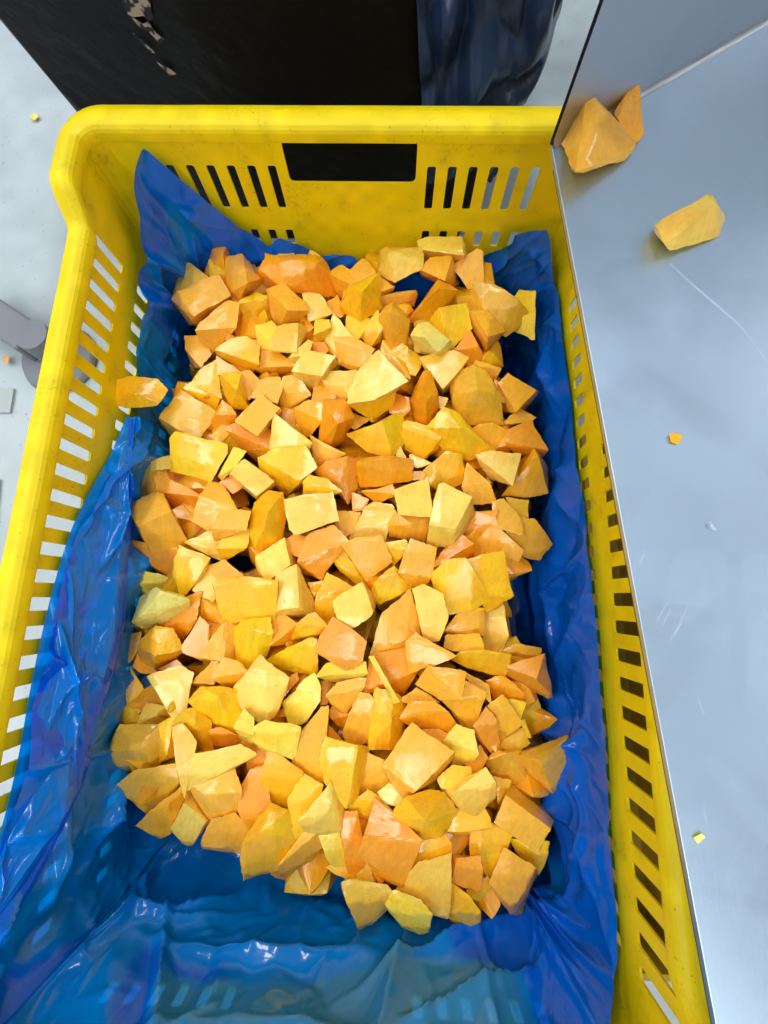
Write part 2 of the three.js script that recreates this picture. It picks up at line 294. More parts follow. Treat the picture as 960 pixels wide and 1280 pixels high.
{ // loose fold that leans in over the long side
  const outer = [[158, 520, 0], [138, 568, 0], [120, 600, 0], [90, 660, 0], [65, 740, 0], [40, 850, 0], [20, 960, 0], [-5, 1060, 0], [-40, 1180, 0]];
  const inner = [[160, 524], [163, 610], [163, 690], [157, 770], [148, 815], [130, 872], [110, 935], [100, 985], [40, 1105], [-30, 1200]];
  const OC = new THREE.CatmullRomCurve3(outer.map(([a, b]) => { const p = onX(a, b, -0.808); return V(...p); }));
  const IC = new THREE.CatmullRomCurve3(inner.map(([a, b], i) => V(...onX(a, b, -0.735 - 0.03 * Math.abs(i - 4) / 4))));
  const rows = [], layers = [], NS = 240, NT = 80;
  for (let i = 0; i <= NS; i++) {
    const u = i / NS, o = OC.getPoint(u), n = IC.getPoint(u), row = [];
    const under = V(-0.79, n.y - 0.02, n.z + 0.06);
    for (let j = 0; j <= NT; j++) {
      const t = j / NT;
      let p;
      if (t < 0.86) { const q = t / 0.86; p = o.clone().lerp(n, q); const e = Math.sin(Math.PI * q); p.x += e * (0.02 + 0.04 * facet(u * 4, q * 2.2, 21) + 0.005 * facet(u * 13, q * 4, 22)); p.z -= e * 0.012 * facet(u * 9, q * 3, 23); }
      else { const q = (t - 0.86) / 0.14, e = Math.sin(Math.PI * q); p = n.clone().lerp(under, q); p.x += 0.01 * e * facet(u * 8, q * 2, 24); p.z += 0.01 * e; }
      const cr = Math.sin(Math.PI * clamp(t / 0.86, 0, 1)) * creased(u * 1.5 + 0.4, t * 0.6); p.x += cr; p.z -= 0.5 * cr;
      layers.push(smooth(-0.05, 0.05, t - 0.66 + 0.1 * facet(u * 5, t * 2, 51)));
      row.push(W(Math.max(p.x, -0.809), p.y, p.z));
    }
    rows.push(row);
  }
  mesh('fold', dye(local(liner, loft(rows)), layers), film, liner);
}

// ---------- pumpkin ----------
const grain = noiseTexture(512, (x, y) => { const v = 255 * (0.35 * tD(x, y) + 0.4 * tC(x * 0.5, y) + 0.25 * tB(x, y)); return [v, v, v]; }, false);
const fleshMap = noiseTexture(512, (x, y) => { const fibre = tD(x, y * 0.125), fleck = tC(x, y) * tD(x, y) > 0.72 ? 0.05 : 0, v = 0.915 + 0.035 * fibre + 0.035 * tC(x * 0.5, y * 0.5) + 0.05 * tB(x, y) + 0.6 * fleck; return [255 * Math.min(1, v), 252 * Math.min(1, v + fleck * 0.6), 240 * Math.min(1, v - 0.03 + fleck * 2)]; }, true);
const flesh = new THREE.MeshPhysicalMaterial({ vertexColors: true, map: fleshMap, roughness: 0.45, bumpMap: grain, bumpScale: 0.00022, specularIntensity: 0.8, clearcoat: 0.75, clearcoatRoughness: 0.18 });
const TONES = { o: [250, 160, 22, 'orange'], a: [253, 182, 14, 'amber'], k: [253, 188, 62, 'peach'], p: [254, 222, 100, 'pale yellow'], y: [254, 210, 26, 'bright yellow'], c: [249, 170, 52, 'coral'], d: [234, 184, 48, 'ochre'], g: [240, 230, 124, 'pale green'], q: [254, 228, 98, 'lemon'] };
const toneColor = (t) => { const [r, g, b] = TONES[t]; return new THREE.Color().setRGB(r / 255, g / 255, b / 255, THREE.SRGBColorSpace); };
function chunkGeometry(hulls, tone, n = 10, wob = 0.0005) {                  // hulls: lists of points in metres
  const base = toneColor(tone), j = rr(-0.05, 0.06);
  base.r *= 1 + j; base.g *= 1 + j + rr(-0.05, 0.05); base.b *= 1 + j + rr(-0.2, 0.2);
  const other = toneColor({ o: 'a', a: 'y', k: 'a', p: 'k', y: 'a', c: 'o', d: 'k', g: 'p', q: 'y' }[tone]), off = rr(0, 100), c = new THREE.Color();
  const parts = hulls.map((pts) => {
    const hull = new ConvexGeometry(pts), p = hull.attributes.position, out = [], cut = [], cuts = [];
    const P = (i) => V().fromBufferAttribute(p, i);
    for (let i = 0; i < p.count; i += 3) {
      const a = P(i), b = P(i + 1), d = P(i + 2), e1 = b.clone().sub(a).divideScalar(n), e2 = d.clone().sub(a).divideScalar(n), nn = e1.clone().cross(e2).normalize();
      let f = cuts.find((q) => q.n.dot(nn) > 0.93); if (!f) cuts.push(f = { n: nn, t: rnd() ** 1.3 * 0.75 });   // every cut face went through flesh of its own colour
      const q = (u, v) => a.clone().addScaledVector(e1, u).addScaledVector(e2, v);
      for (let u = 0; u < n; u++) for (let v = 0; v < n - u; v++) { out.push(q(u, v), q(u + 1, v), q(u, v + 1)); cut.push(f.t); if (u + v < n - 1) { out.push(q(u + 1, v), q(u + 1, v + 1), q(u, v + 1)); cut.push(f.t); } }
    }
    let g = mergeVertices(new THREE.BufferGeometry().setFromPoints(out), 1e-6);
    const m = g.attributes.position, idx = g.index.array, k = m.count;
    const acc = new Float64Array(k * 3), cnt = new Float64Array(k);
    for (let i = 0; i < idx.length; i += 3) for (const [s, t] of [[0, 1], [1, 2], [2, 0], [1, 0], [2, 1], [0, 2]]) { const x = idx[i + s], y = idx[i + t]; acc[3 * x] += m.getX(y); acc[3 * x + 1] += m.getY(y); acc[3 * x + 2] += m.getZ(y); cnt[x]++; }
    g.computeVertexNormals();
    const nr = g.attributes.normal;
    for (let i = 0; i < k; i++) {                                            // a slightly blunt edge, faces that are not quite true
      const lx = acc[3 * i] / cnt[i] - m.getX(i), ly = acc[3 * i + 1] / cnt[i] - m.getY(i), lz = acc[3 * i + 2] / cnt[i] - m.getZ(i);
      const rag = clamp(Math.abs(lx * nr.getX(i) + ly * nr.getY(i) + lz * nr.getZ(i)) * 900, 0, 1) * 0.0009, f = 0.32, x = mix(m.getX(i), acc[3 * i] / cnt[i], f), y = mix(m.getY(i), acc[3 * i + 1] / cnt[i], f), z = mix(m.getZ(i), acc[3 * i + 2] / cnt[i], f);
      const h = wob * (0.7 * N3(x * 330, y * 330, z * 330) + 1.5 * N3(x * 110, y * 110, z * 110 + off)) + wob * 3.2 * N3(x * 45 + off, y * 45, z * 45) + rag * N3(x * 520, y * 520, z * 520 + off);
      m.setXYZ(i, x + nr.getX(i) * h, y + nr.getY(i) * h, z + nr.getZ(i) * h);
    }
    g.deleteAttribute('normal');
    const flat = toCreasedNormals(g, 0.6), q = flat.attributes.position, col = new Float32Array(q.count * 3);
    for (let i = 0; i < q.count; i++) {
      const x = q.getX(i), y = q.getY(i), z = q.getZ(i);
      c.copy(base).lerp(other, clamp(cut[Math.floor(i / 3)] + 0.55 * N3(x * 60 + off, y * 60, z * 60) + 0.25 * N3(x * 190, y * 190 + off, z * 190), 0, 0.9));
      const f = 1 + 0.09 * N3(x * 260, y * 260, z * 260 + off);
      col[3 * i] = c.r * f; col[3 * i + 1] = c.g * f; col[3 * i + 2] = c.b * f * f;
    }
    flat.setAttribute('color', new THREE.BufferAttribute(col, 3));
    return flat;
  });
  const g = parts.length > 1 ? mergeGeometries(parts) : parts[0];
  const m = g.attributes.position, uv = new Float32Array(m.count * 2);
  for (let i = 0; i < m.count; i++) { const x = m.getX(i), y = m.getY(i), z = m.getZ(i); uv[2 * i] = (0.8 * x + 0.33 * y + 0.5 * z) * 18 + off; uv[2 * i + 1] = (-0.3 * x + 0.72 * y + 0.62 * z) * 18; }
  g.setAttribute('uv', new THREE.BufferAttribute(uv, 2));
  return g;
}
const pileD = (x, y) => 1.475 + 0.125 * clamp((y - 300) / 800, 0, 1) + 0.05 * smooth(120, 260, Math.abs(x - 420));
function place(verts, D, thick, keep) {                                     // verts [px, py, rise in px] -> world points, with a body under them
  let mx = 0, my = 0, lo = 1e9; for (const v of verts) { mx += v[0] / verts.length; my += v[1] / verts.length; lo = Math.min(lo, v[2]); }
  const pts = [];
  const put = (x, y, z) => { const p = at(x, y, D - z * D / F); if (keep) { p[0] = clamp(p[0], -0.795, 0.795); p[1] = clamp(p[1], -1.19, 1.262); p[2] = Math.min(p[2], 1.9); } pts.push(W(...p)); };
  for (const [x, y, z] of verts) put(x, y, z);
  for (const [x, y] of verts) put(mix(mx, x, 0.82), mix(my, y, 0.82), lo - thick);
  return pts;
}
// tone, height in the heap, what it looks like (after *, the name by which others are told), then corners (x,y,rise) in a magnified tile of the photograph
const TILES = { A: [200, 280, 180], B: [360, 280, 180], C: [510, 280, 180], D: [190, 440, 180], E: [350, 440, 180], F: [510, 440, 180], G: [145, 580, 180], H: [310, 580, 180], I: [470, 580, 220], J: [120, 720, 180], K: [280, 730, 180], M: [440, 730, 260], N: [120, 860, 200], O: [280, 880, 200], P: [420, 870, 200], Q: [400, 990, 200], R: [540, 860, 200], T: [540, 1000, 200] };
const PIECES = `
A o 1 *tall orange spire at the far end of the pile: 395,82 455,95 485,220,-15 445,400,-20 300,335,-15 365,140 420,200,8
A p 1 notched knob: 195,268,-5 255,335 310,350 300,440 95,500,-15 130,320,-15
A k 2 *wide loaf-shaped peach block at the far corner: 95,505,-10 130,450 385,352 455,482 230,610 250,665,-30 205,665,-30 465,510,-30
A k 2 faceted cube: 445,235,-5 545,215,-5 670,365,-10 640,430,-25 520,520,-25 440,470,-20 450,400,-10 580,390,12
A y 1 moist block with white pith: 520,540 560,510 640,470 715,500 748,600,-20 645,672,-25 520,590,-10 600,640,-12
A k 2 five-sided block: 250,710 280,660 450,530 515,545 500,690 345,855,-25 300,800,-15 500,720,-25 390,820,-25
A o 0 half buried wedge: 520,580 620,660 665,790 500,760 500,640
A k 0 trapezoid: 165,750 270,755 335,860 270,950 225,950,-15 175,830
A y 1 small block: 630,680 745,655 780,700 750,835 670,820
A a 2 smooth rounded lump: 385,840 480,760 570,758 655,815 650,930 610,985,-20 520,960,-20 400,870,-10
A k 1 half-round slice: 640,960 680,835 760,840 905,945 860,990,-20 740,1030,-20 640,985,-20
A p 2 cube with a darker side: 745,835 785,690 915,668 905,845 780,845,-5 975,700,-15 955,780,-25
A k 2 two-faced cube: 722,450 830,415 945,515 975,570 920,665,-25 795,690,-25 850,570,5 745,600,-15
B o 2 *big rounded orange block at the far end: -170,300 -110,220 170,220 215,245 270,330,-10 310,470,-30 200,465,-20 100,455,-15 0,430,-10 -150,420,-30 30,250,8 190,265,8
A p 0 tip peeking out: 770,215 850,162 895,180 885,240
B k 1 three-sided block: 272,328 358,280 425,320 460,420 345,490,-20
B k 1 crumbly lump: 415,320 500,238 580,320 560,390 470,410
B a 3 *golden shell-shaped chunk near the far end: 355,545,-15 405,430,-5 500,400 600,335,-5 615,560,-20 480,635,-15 430,605,-15 365,580,-20 490,460,10
B k 1 small wedge: 600,340 705,420 690,450,-10 620,475,-10 600,460
B p 2 squared block: 612,320,-15 622,185,-10 660,158 880,155 885,290 712,372,-5 690,190,8
B p 1 flat slab: 610,485 845,447 860,475,-10 835,545,-20 615,590,-20
B p 2 blunt rounded piece: 112,480 150,470 215,478 300,590,-10 255,620,-15 140,645,-10
B o 0 sunken lump: 255,520 330,480 380,590 350,620 300,600
B k 0 sunken sliver: 100,600 165,690 130,720 90,650
B y 2 narrow block: 185,640 270,645 285,690 230,790,-15 170,740
B p 2 tall three-sided wedge: 308,608 435,765 320,885,-15 240,760,-10
B a 1 flat square: 400,620 540,630 500,720 460,770 390,700
B y 2 pointed wedge: 470,740,-10 595,592 640,680 610,780,-15 555,815,-15
B k 3 *large ridged peach wedge above the big fan: 610,645,-10 640,590 700,528 805,640 780,790,-20 690,850,-25 640,790,-25 690,600,12 740,620,10
B k 2 broad flat wedge: 318,765 450,770 575,835 510,940,-10 470,985,-20 345,930,-15 400,760
B y 1 upright fluted piece: 660,860 760,800 800,830 780,990,-15 700,960,-10
B y 0 fluted sliver: 790,830 890,890 880,960 850,1010 790,990
B p 2 tapering slab: 0,890 130,775 160,790 140,870 40,935,-10
B o 1 small square: 150,790 240,790 265,840 240,870 140,870
C p 2 *scalloped pale slab against the far wall: 72,110 120,88 345,85 368,195,-5 320,262,-25 100,215,-15 85,170 350,200
C k 2 cube with two lit faces: 80,300 155,240 285,225 240,375 330,390,-30 290,430,-30 110,345,-10
C k 2 upright three-cornered slab: 305,282,-10 465,172 495,195 505,405,-15 405,420,-15
C o 3 smooth finger: 10,640,-20 110,520 195,380 315,450,-5 240,550,-20 130,655,-25 60,640,-20 200,440,8
C d 2 *big ochre block beside the upright pale slab: 398,450,-15 440,400,-5 500,402 565,410 720,500 800,610,-15 640,735,-25 500,620,-15 430,570,-20
C q 1 *upright thin pale slab against the blue film: 715,500 740,455 845,458 836,755,-5 720,705,-15
C y 2 golden cube: 140,650,-15 210,570 385,528 412,690,-10 300,812,-15
C g 3 *pale green chunk at the far end of the pile: 30,745 75,685 130,675 270,770 290,820,-15 190,880,-20 60,840,-20 115,760,8 190,850
C k 3 faceted block: 405,600,-10 430,585 525,578 635,712,-15 515,850,-25 410,690,-25 530,745,5
C o 1 three-cornered slab: 310,850 415,715 475,820 520,910,-15 440,960,-15
F p 2 kite-shaped block: 90,45 240,2 300,5 388,50 235,240 285,220,-25 225,275,-30 150,140,-5
D y 1 greenish strip: 265,210 335,120 440,60 455,300 430,310,-10
D k 1 blade: 430,20 590,130 560,155 440,150
D d 2 *large ochre cube at the edge beside the film: 65,440 190,272 410,410 300,583,-5 70,480,-25 150,565,-25
D y 1 shaded strip: 210,250 265,215 445,310 415,390,-10 340,370,-10
D y 3 *bright yellow chunk with a ragged foot: 460,155 520,150 590,155 645,368,-20 530,362,-15 480,280,-10 560,250,8
D k 1 square piece: 590,150 650,130 715,190 650,310
D o 2 crumbly torn piece: 360,500,-10 430,420 470,330 520,370 560,420 545,480,-15 450,525,-15
D k 0 buried wedge: 300,590 395,500 450,520 495,615,-10 400,620
D y 3 *large flat yellow slab: 138,580 172,550 485,625 488,680 385,848,-10 340,825,-15 140,785,-15
D p 1 small tip: 0,730 130,690 140,770 0,790
D o 0 sunken block: 100,790 180,800 330,840 340,920 280,960 110,860
D q 3 *thin lemon sliver beside the flat yellow slab: 445,825,-10 540,645 625,668 560,760 475,845,-15
D p 3 tilted brick: 532,815 620,722 805,862 690,955 700,975,-20 800,890,-20 540,845,-20
D o 1 wedge under a sliver: 440,870 530,830 600,900 540,940
D k 3 tilted brick: 570,462 730,300 850,380 705,550 700,560,-25 800,500,-25 850,400,-20
D k 2 double lump: 660,300 720,195 770,170 850,170 870,230 830,330 740,290
D c 1 broad curved wedge: 500,520 590,480 800,530 790,650 680,692,-15 560,620,-15
E p 3 *sharp pale triangle above the olive-yellow chunk: -33,420 205,600 170,660,-10 -55,655,-10
E y 3 *broad olive-yellow chunk: -138,710 -40,655 160,640 235,770 120,850 45,945,-25 0,900,-20 -120,790,-10
E k 2 squared block: 5,225 30,180 125,155 198,285,-5 90,335,-10 0,390,-20
E p 3 cube with an orange side: 92,128 185,8 360,40 275,155 205,265,-30 290,210,-25 385,95,-25
E p 2 lumpy block: 280,180 325,130 500,130 470,280,-5 400,335,-15 290,215,-10
E p 4 *big pale fan-shaped chunk: 462,335 468,265 520,145 650,8 832,198 620,312 480,350,-8 740,275,-12
E y 3 long slab under the fan: 460,360 755,275 742,375,-15 610,450,-20 485,385,-20
E o 1 shaded block: 750,270 850,310 860,380 830,415 740,400
F o 3 *deep orange lozenge standing on end: 110,148 145,150 190,260 205,370,-15 125,490,-20 60,460,-20 18,330,-15 100,250,10 120,330,8
E k 2 ribbed block: 105,375 190,335 295,360 280,460 180,558,-20 110,460,-10
E o 1 small flake: 230,240 270,210 370,300 300,350 210,330
E o 3 *two-tone orange block with a deep orange top: 300,335 430,330 490,440 385,480,8 265,610,-20 325,650,-25 440,560,-25
E k 1 flat flake: 480,400 600,450 500,510 460,480
E y 3 *yellow fan with a tan face: 465,550,-10 680,470,5 800,408,-5 838,560,-20 740,695,-15 590,655,-15 530,615,-15
E p 2 low wedge: 205,560 300,640 425,680 350,730,-10 240,755,-15
E c 3 arched block: 245,800,-10 310,740 440,705 510,720,-10 515,880,-20 450,1000,-20 390,900,-10
E y 3 glossy bean-shaped piece: 160,860 200,820 320,850 400,930 300,960,-10 160,950,-10
E o 3 *boxy orange block with a tan end: 525,740 560,720 690,700 865,725 858,850,-10 685,885,-10 550,892,-20 520,830,-15 685,720,8
F y 2 wide block: -30,480 0,470 150,505 215,570 190,640,-15 90,710,-20 -10,640,-15
E p 1 tip: 770,680 800,630 835,700 780,720
F k 1 flat corner: 435,95 460,58 612,110 570,192,-10
F d 3 *big dusty block with a pale lower face: 290,160,-10 440,100 520,150 600,280,-5 625,470,-20 400,470,-20 330,440,-20 350,280,-5 460,255,8
F k 2 *frosty cube beside the film: 612,215 672,157 842,262 720,390 862,275,-20 775,370,-25 640,400,-20
F d 1 low wedge: 630,480 740,380 845,440 800,470 650,500,-10
F c 2 dusky square block: 660,600 680,520 825,470 920,650 885,690,-15 740,690,-20
F k 1 shaded strip: 580,190 640,240 640,330 600,330
F p 1 small torn bit: 190,290 265,310 240,370 200,380
F y 3 curved two-part block: 140,510,-5 245,385 340,425 405,520 560,650,-20 385,705,-20 265,660,-20 225,580,-10 350,510,5
F k 2 half hidden block: 400,530,-5 480,490 570,480 690,550,-10 610,630,-15 560,655,-15
F p 3 *three-cornered slab with a dark underside: 460,690,-5 560,668 742,685 690,885,-5 720,820,-10 540,840,-20
F k 2 *three-sided prism at the edge beside the film: 640,950,-15 840,655 860,700,5 925,930,-15 780,960,-15 930,780,-20
F a 2 mottled wedge: 110,790,-5 250,680 350,690 380,860,-15 220,925,-15 140,860,-10
F k 2 upright slab: 370,900 400,750 440,790 540,870 575,990,-10 430,1000,-10
F p 1 small wedge: 20,690 150,740 60,770 20,740
F k 1 small square: 0,790 100,800 120,850 30,850
G k 1 smooth block behind: 150,240,-10 180,0 330,20 350,100 290,200
G c 2 long wedge with a lit edge: 260,90 300,70 430,150 552,215 500,355,-25 350,260,-20 270,180
G k 4 *split-faced cube with a ragged corner: 85,290,-10 100,340,-15 270,203,-5 310,215,-5 355,320,10 150,410,8 465,512,-15 240,578,-20
G c 2 *long coral slab under the split-faced cube: 45,540 80,510 410,570 395,748,-15 330,735,-15 70,620,-15
G y 3 *golden shield-shaped chunk: 390,640 425,552 620,632 605,680,-10 470,858,-15 430,858,-15 385,730,-10
G k 3 cube with an orange back: 510,372,-5 560,215 620,130,-10 700,150,-10 800,300 640,440,-10
G k 3 mottled block: 640,430 740,310 885,325 860,440 730,490,-10 670,500,-10
G p 2 thin wedge: 465,525 650,443 720,510 700,640,-10 600,600,-10
G y 2 shaded block: 680,560 760,440 880,440 870,560 720,640,-15
G o 0 sunken block: 480,380 540,410 620,440 480,500 440,400
G q 1 flat piece: 125,750 200,718 390,780 430,860,-10 170,880,-15 140,800
J g 4 *pale green chunk at the edge near the liner fold: 255,300,-10 310,150,-10 400,85 600,160 600,215,-15 450,320,-20 330,335,-20 430,110,10 300,270,5
J o 2 two-tone block: 600,150 690,120 665,290 590,412,-15 540,410,-15 465,330,-5
G p 1 leaning wedge: 520,840 580,730 660,690 690,800 640,900 580,880
G k 1 dull block: 600,690 720,640 840,740 700,780
J a 3 *amber cube with a pink side: 288,470,-5 400,345 510,365 580,490,-5 480,590,-25 405,635,-30 300,570,-25 395,530,8
J c 2 rounded block: 580,460 690,275 745,330 740,480 700,550 590,500
J k 3 cube with one orange face: 690,535,-5 845,315 945,320,-10 945,560,-20 850,560,-5 740,550,-10
J o 0 small cap: 740,310 800,280 840,310 760,380
J p 3 *pale upright triangle near the liner fold: 355,680 560,615 642,660 575,985,-10 545,985,-10
N p 1 small cube: 245,225 265,160 305,95 425,120 385,228,-15
N a 0 *big amber chunk half under the liner fold: 20,290,-20 70,200 120,20 190,0 260,195 140,235,-10
J k 0 dull wedge under the fold: 160,680 235,620 340,800 280,900 200,780
J d 0 dull block under the fold: 190,600 200,400 300,380 260,520
J o 0 sunken block: 250,600 280,520 400,640 300,640
J o 1 low wedge: 420,620 540,560 620,640 560,660
J k 2 wedge: 640,705,-5 785,550 820,560 785,720 680,735,-15
J k 3 two-faced block: 783,680 850,548 950,580 1000,640 985,720,-15 880,750,-15
N y 3 *large block with a pale end and golden face: 570,85 640,2 760,0 850,25 900,120,-10 835,255,-15 720,245,-15 660,180,-10 735,60,8
H a 3 *amber lobe with a split edge: -10,470,-15 50,270,-5 140,195 225,205 248,330,-5 215,535,-15 45,568,-20 130,330,12 110,420,8
H p 4 *pale rounded tile-shaped chunk: 248,240 330,222 550,195,-5 588,375,-5 330,458,-5 290,425,-5
H c 3 *coral star-shaped chunk: 345,640 400,490 560,415 660,525 590,600,-5 490,752,-15 355,695,-15
H p 3 cube with an orange side: 60,620 240,505 275,670 130,775,-5 345,690,-25 300,560,-20 200,790,-25 85,740,-10
H o 2 shaded block: 260,510 310,470 400,500 350,620 300,600
H k 3 large smeared block: 640,545 720,500 880,490 950,650,-10 790,765,-15 740,710,-15
H y 2 thin strip: 562,640 600,610 640,575 762,765,-10 720,792,-15 620,710,-10
K p 3 *upright block with a pale face and peach side: 310,195,-10 355,-70 480,-105 500,150 620,205,-20 570,60,-10 400,160 440,215,-20
H p 1 tiny scrap: 400,790 520,770 440,880
H a 2 tapered block: 450,930 525,735 685,830 570,970,-10 590,1060,-15 480,1050,-15
K p 4 *pale cube with ragged edges: 735,120 780,80 920,-5 985,190,-5 800,322,-5 1010,110,-25
H k 1 shaded flat: 580,320 740,330 700,450 640,480 580,420
H o 1 small block: 700,200 800,240 760,300 710,300
H p 2 pale-topped block: 690,488,-10 780,310 840,270 955,280 975,330 900,505,-15
H o 2 flat wedge: 762,182 960,140 980,200 860,265,-10
K a 4 *rough speckled golden block: -64,0 -20,-20 117,-45 336,-5 325,230,-15 100,250,-20 5,248,-15
K y 3 *two-tone yellow block with a pale side: 70,310,-10 130,250 300,235 320,330 270,480,-15 130,602,-15 95,580,-15 175,300,8
K o 2 crumbly block: 300,300 320,205 400,215 492,270 455,385,-15 385,400,-15 310,400
K a 3 half-moon slice: 455,365,-10 500,262 600,203 692,295 640,345,-10
K c 4 *coral slab lying on a lemon wedge: 615,452 650,350 735,240 850,310 942,385 915,500,-5 825,572,-10
K q 3 *curved lemon wedge under the coral slab: 640,610 700,530 930,525 948,600 860,655,-10 720,655,-10
K y 3 dull three-cornered block: 295,510,-10 400,440 560,370 608,375 612,600,-15 400,555,-15
K p 4 *large pale yellow slab: 80,690,-10 150,610 240,495 420,635 330,870,-15 250,930,-15 150,850,-10
K q 3 *twisted greenish lemon chunk: 410,790,-10 540,640 600,600 638,700 635,780 540,910,-10 450,950,-15
K o 1 deep block: 330,700 480,600 490,640 350,800
K o 1 low strip: 340,850 460,810 440,880 350,890
K k 3 chipped block: 690,745 760,665 935,635 925,690 815,860,-15 735,810,-10
K o 1 sunken block: 650,650 720,650 690,800 640,800
P k 3 four-sided block: 38,215,-5 140,0 195,0 235,45 200,260,-15 100,300,-15 60,270,-10
O o 1 dark curved slice: 630,50 660,10 745,65 710,150,-10 650,90
I p 4 *pale cube beside the glossy-edged block: 105,150 275,85 305,280,-5 130,270,-5
I k 2 faceted block: 75,340,-5 105,265 300,290 250,415,-15 160,410,-15 80,390,-15 190,330,5
I p 4 *tall block with a glossy white edge: 345,130 370,120 515,190 530,280,-20 420,440,-20 285,435,-20 300,330 430,345
I o 2 block with a torn side: 540,262 662,252 650,300 605,405,-15 470,385,-15
I d 2 dull wedge: 640,210 700,190 780,290 790,380 640,330
I k 2 *long dusty block jutting over the film: 760,290 860,310 955,432,-10 885,512,-20 800,497,-15 700,400,-5
I d 1 small block: 710,185 830,200 825,290 760,280
I k 2 dusty ridged block: 515,470,-15 640,343 800,472,-5 720,600,-20 600,560,-20
I o 2 lumpy block: 305,570 370,470 460,388 525,440 525,510,-15 350,590,-15
I y 4 *bright yellow block with a pale pithy side: 305,610,-10 395,535 485,525,5 620,740,-15 520,785,-15 405,808,-15 335,690,-15
I a 3 flat square: 490,535 690,488 738,712,-5 600,800,-10 560,720
I k 3 leaning slab: 130,590 190,418 325,470 300,610,-5 250,672,-15 180,650,-10
I y 2 torn wedge: 20,440 160,418 168,480 100,550,-10
I y 3 small two-faced block: -5,645 95,567 205,675,-15 145,695,-5 30,755,-15 -20,720,-15
I p 4 upright cut with a nicked foot: 205,690 265,672 360,710 388,820 340,950,-10 270,945,-10 230,800
M k 3 large five-sided block: 95,318,-10 150,140 265,38 330,220,-10 300,270,-10 255,250
M k 2 squared block: 435,210 495,130 520,108 605,120 605,235,-10 450,235,-10
M p 1 frosty piece: 605,100 690,85 718,240 695,310,-10 605,300,-10
M a 2 low block: 430,290 440,240 580,230 600,300 470,310
M k 4 three-cornered slab: 252,270 295,232 470,330 262,412,-10
M o 2 golden square under a rind strip: 60,490 90,340 245,295 300,400 230,510,-15 100,510,-15
M q 4 *thin pale rind strip: 82,345 105,340 213,535 190,545,-5
M k 4 *long ridged peach block: 300,462,-10 355,383 510,412 500,530,5 410,535,-5
M k 3 slab with a sharp tip: 420,540 520,455 612,505 560,672,-15 500,640,-15
M a 3 long flat wedge: 465,350,-5 500,320 600,308 722,328 700,430,-15 560,395,-10
M k 1 flat piece: 700,310 770,282 868,298 860,330 730,360,-10
M c 3 *dusky block nearest the film on the long side: 718,385 885,330 918,515,-15 895,522,-15 720,430,-15 850,440,5
M k 2 shaded block: 500,400 630,460 640,550 560,470
M o 2 shaded block: 625,450 700,430 790,505 790,545,-10 660,540,-10
M c 3 leaf-shaped piece: 565,655 620,570 660,620 682,730,-10 650,790,-15 600,735,-15
R k 3 faceted block: 340,115 425,52 460,90 530,205,-5 510,255,-15 415,312,-15
R y 2 small dull block: 445,80 480,68 557,92 545,170,-10 525,190
R d 1 shaded block: 400,350 470,280 545,250 590,335 520,380
R y 1 sliver: 530,200 560,190 590,290 560,290
M o 3 *flattened orange wedge: 232,620 285,553 380,548 440,590 480,655,-10 470,688,-15 300,655,-10
M a 2 flat three-cornered piece: 210,540 300,480 400,545 280,560
P a 3 *tall amber slab with a lit ridge: 200,300,-10 240,-40 345,-10 430,55,-15 370,310,-20 320,310,-10 335,150,5
R q 3 olive-tinted block: 75,320 150,230 250,260 275,390 215,465,-15 110,470,-15
P c 2 flat scrap: 500,200 620,200 690,240 640,280 580,260
R k 2 block with an orange side: 330,440 400,385 530,380,-5 590,585,-20 480,560,-15 370,535,-15 445,400,5
R a 1 narrow slab: 375,540 465,560 435,705,-10 400,680
R d 3 *faceted ochre cube jutting over the film: 525,402,-10 650,345,-5 800,303 860,452,-10 720,615,-20 585,500,-15 650,430,12
R o 2 shaded slab: 200,480 285,345 330,420 270,520 225,580
P k 4 *big square peach cube: 298,420 460,188 688,345 485,560 410,618,-20 700,400,-25 590,500,-20 320,470,-15
P k 2 wide block: 105,585,-10 125,320 190,395 300,400 330,560,-10 250,580,-10
P g 2 tinted block: 255,580 320,530 410,610 370,660 300,640
P a 4 *glossy amber cube: 350,712,-10 430,620 560,560,-5 640,590,-5 712,690,-10 620,855,-20 530,872,-20 400,800,-20 530,745,12
P a 3 torn block: 620,500 700,420 800,430 820,540 740,580 640,540
P p 4 *pale chunk with a ragged front: 640,560,-10 700,590 810,560 890,445 945,525 940,610,-10 830,715,-15 745,680,-15
P a 2 flat slab: 655,810 700,690 880,675 932,790 740,830,-10
O q 4 *long lemon bar: 105,205,-10 170,160 250,110 445,145 425,300,-10 400,335,-10 230,270,-10
O q 4 small knob: 65,140 120,40 180,90 170,180 110,205,-10
O c 2 flat block: 108,215 200,230 280,300 255,375,-5 150,390,-10
O k 3 tall three-sided wedge: 425,220 580,40 622,30 605,230 590,470,-10 420,400,-10
O y 4 *bright yellow kite-shaped chunk: 585,340 620,218 800,262 860,270,-15 790,540,-15 732,605,-10 610,460,-5
O a 3 rounded block: 225,480,-5 265,305 330,320 462,415 395,600,-15 320,618,-20 235,570,-15
O o 2 smeared block: 90,510 160,410 240,385 230,560 280,620 150,730,-10 100,640
O a 3 *tall deep yellow wedge at the near edge: 110,860 150,770 283,620 375,650 470,830,-15 345,965,-20 130,1037,-20 230,770,10
O k 2 low block: 341,960 350,1022,-15 510,940,-15 580,860,-10 560,770 480,780
O y 3 pointed block: 382,835,-10 395,560 480,430 590,500 500,765,-10
O p 4 *pale arrow-shaped chunk: 465,700 600,600 640,480 725,660,-20 700,760,-15 580,782,-15 500,760,-10
Q q 2 tapering piece: 0,255 110,240 158,440,-10 105,478,-15 35,380
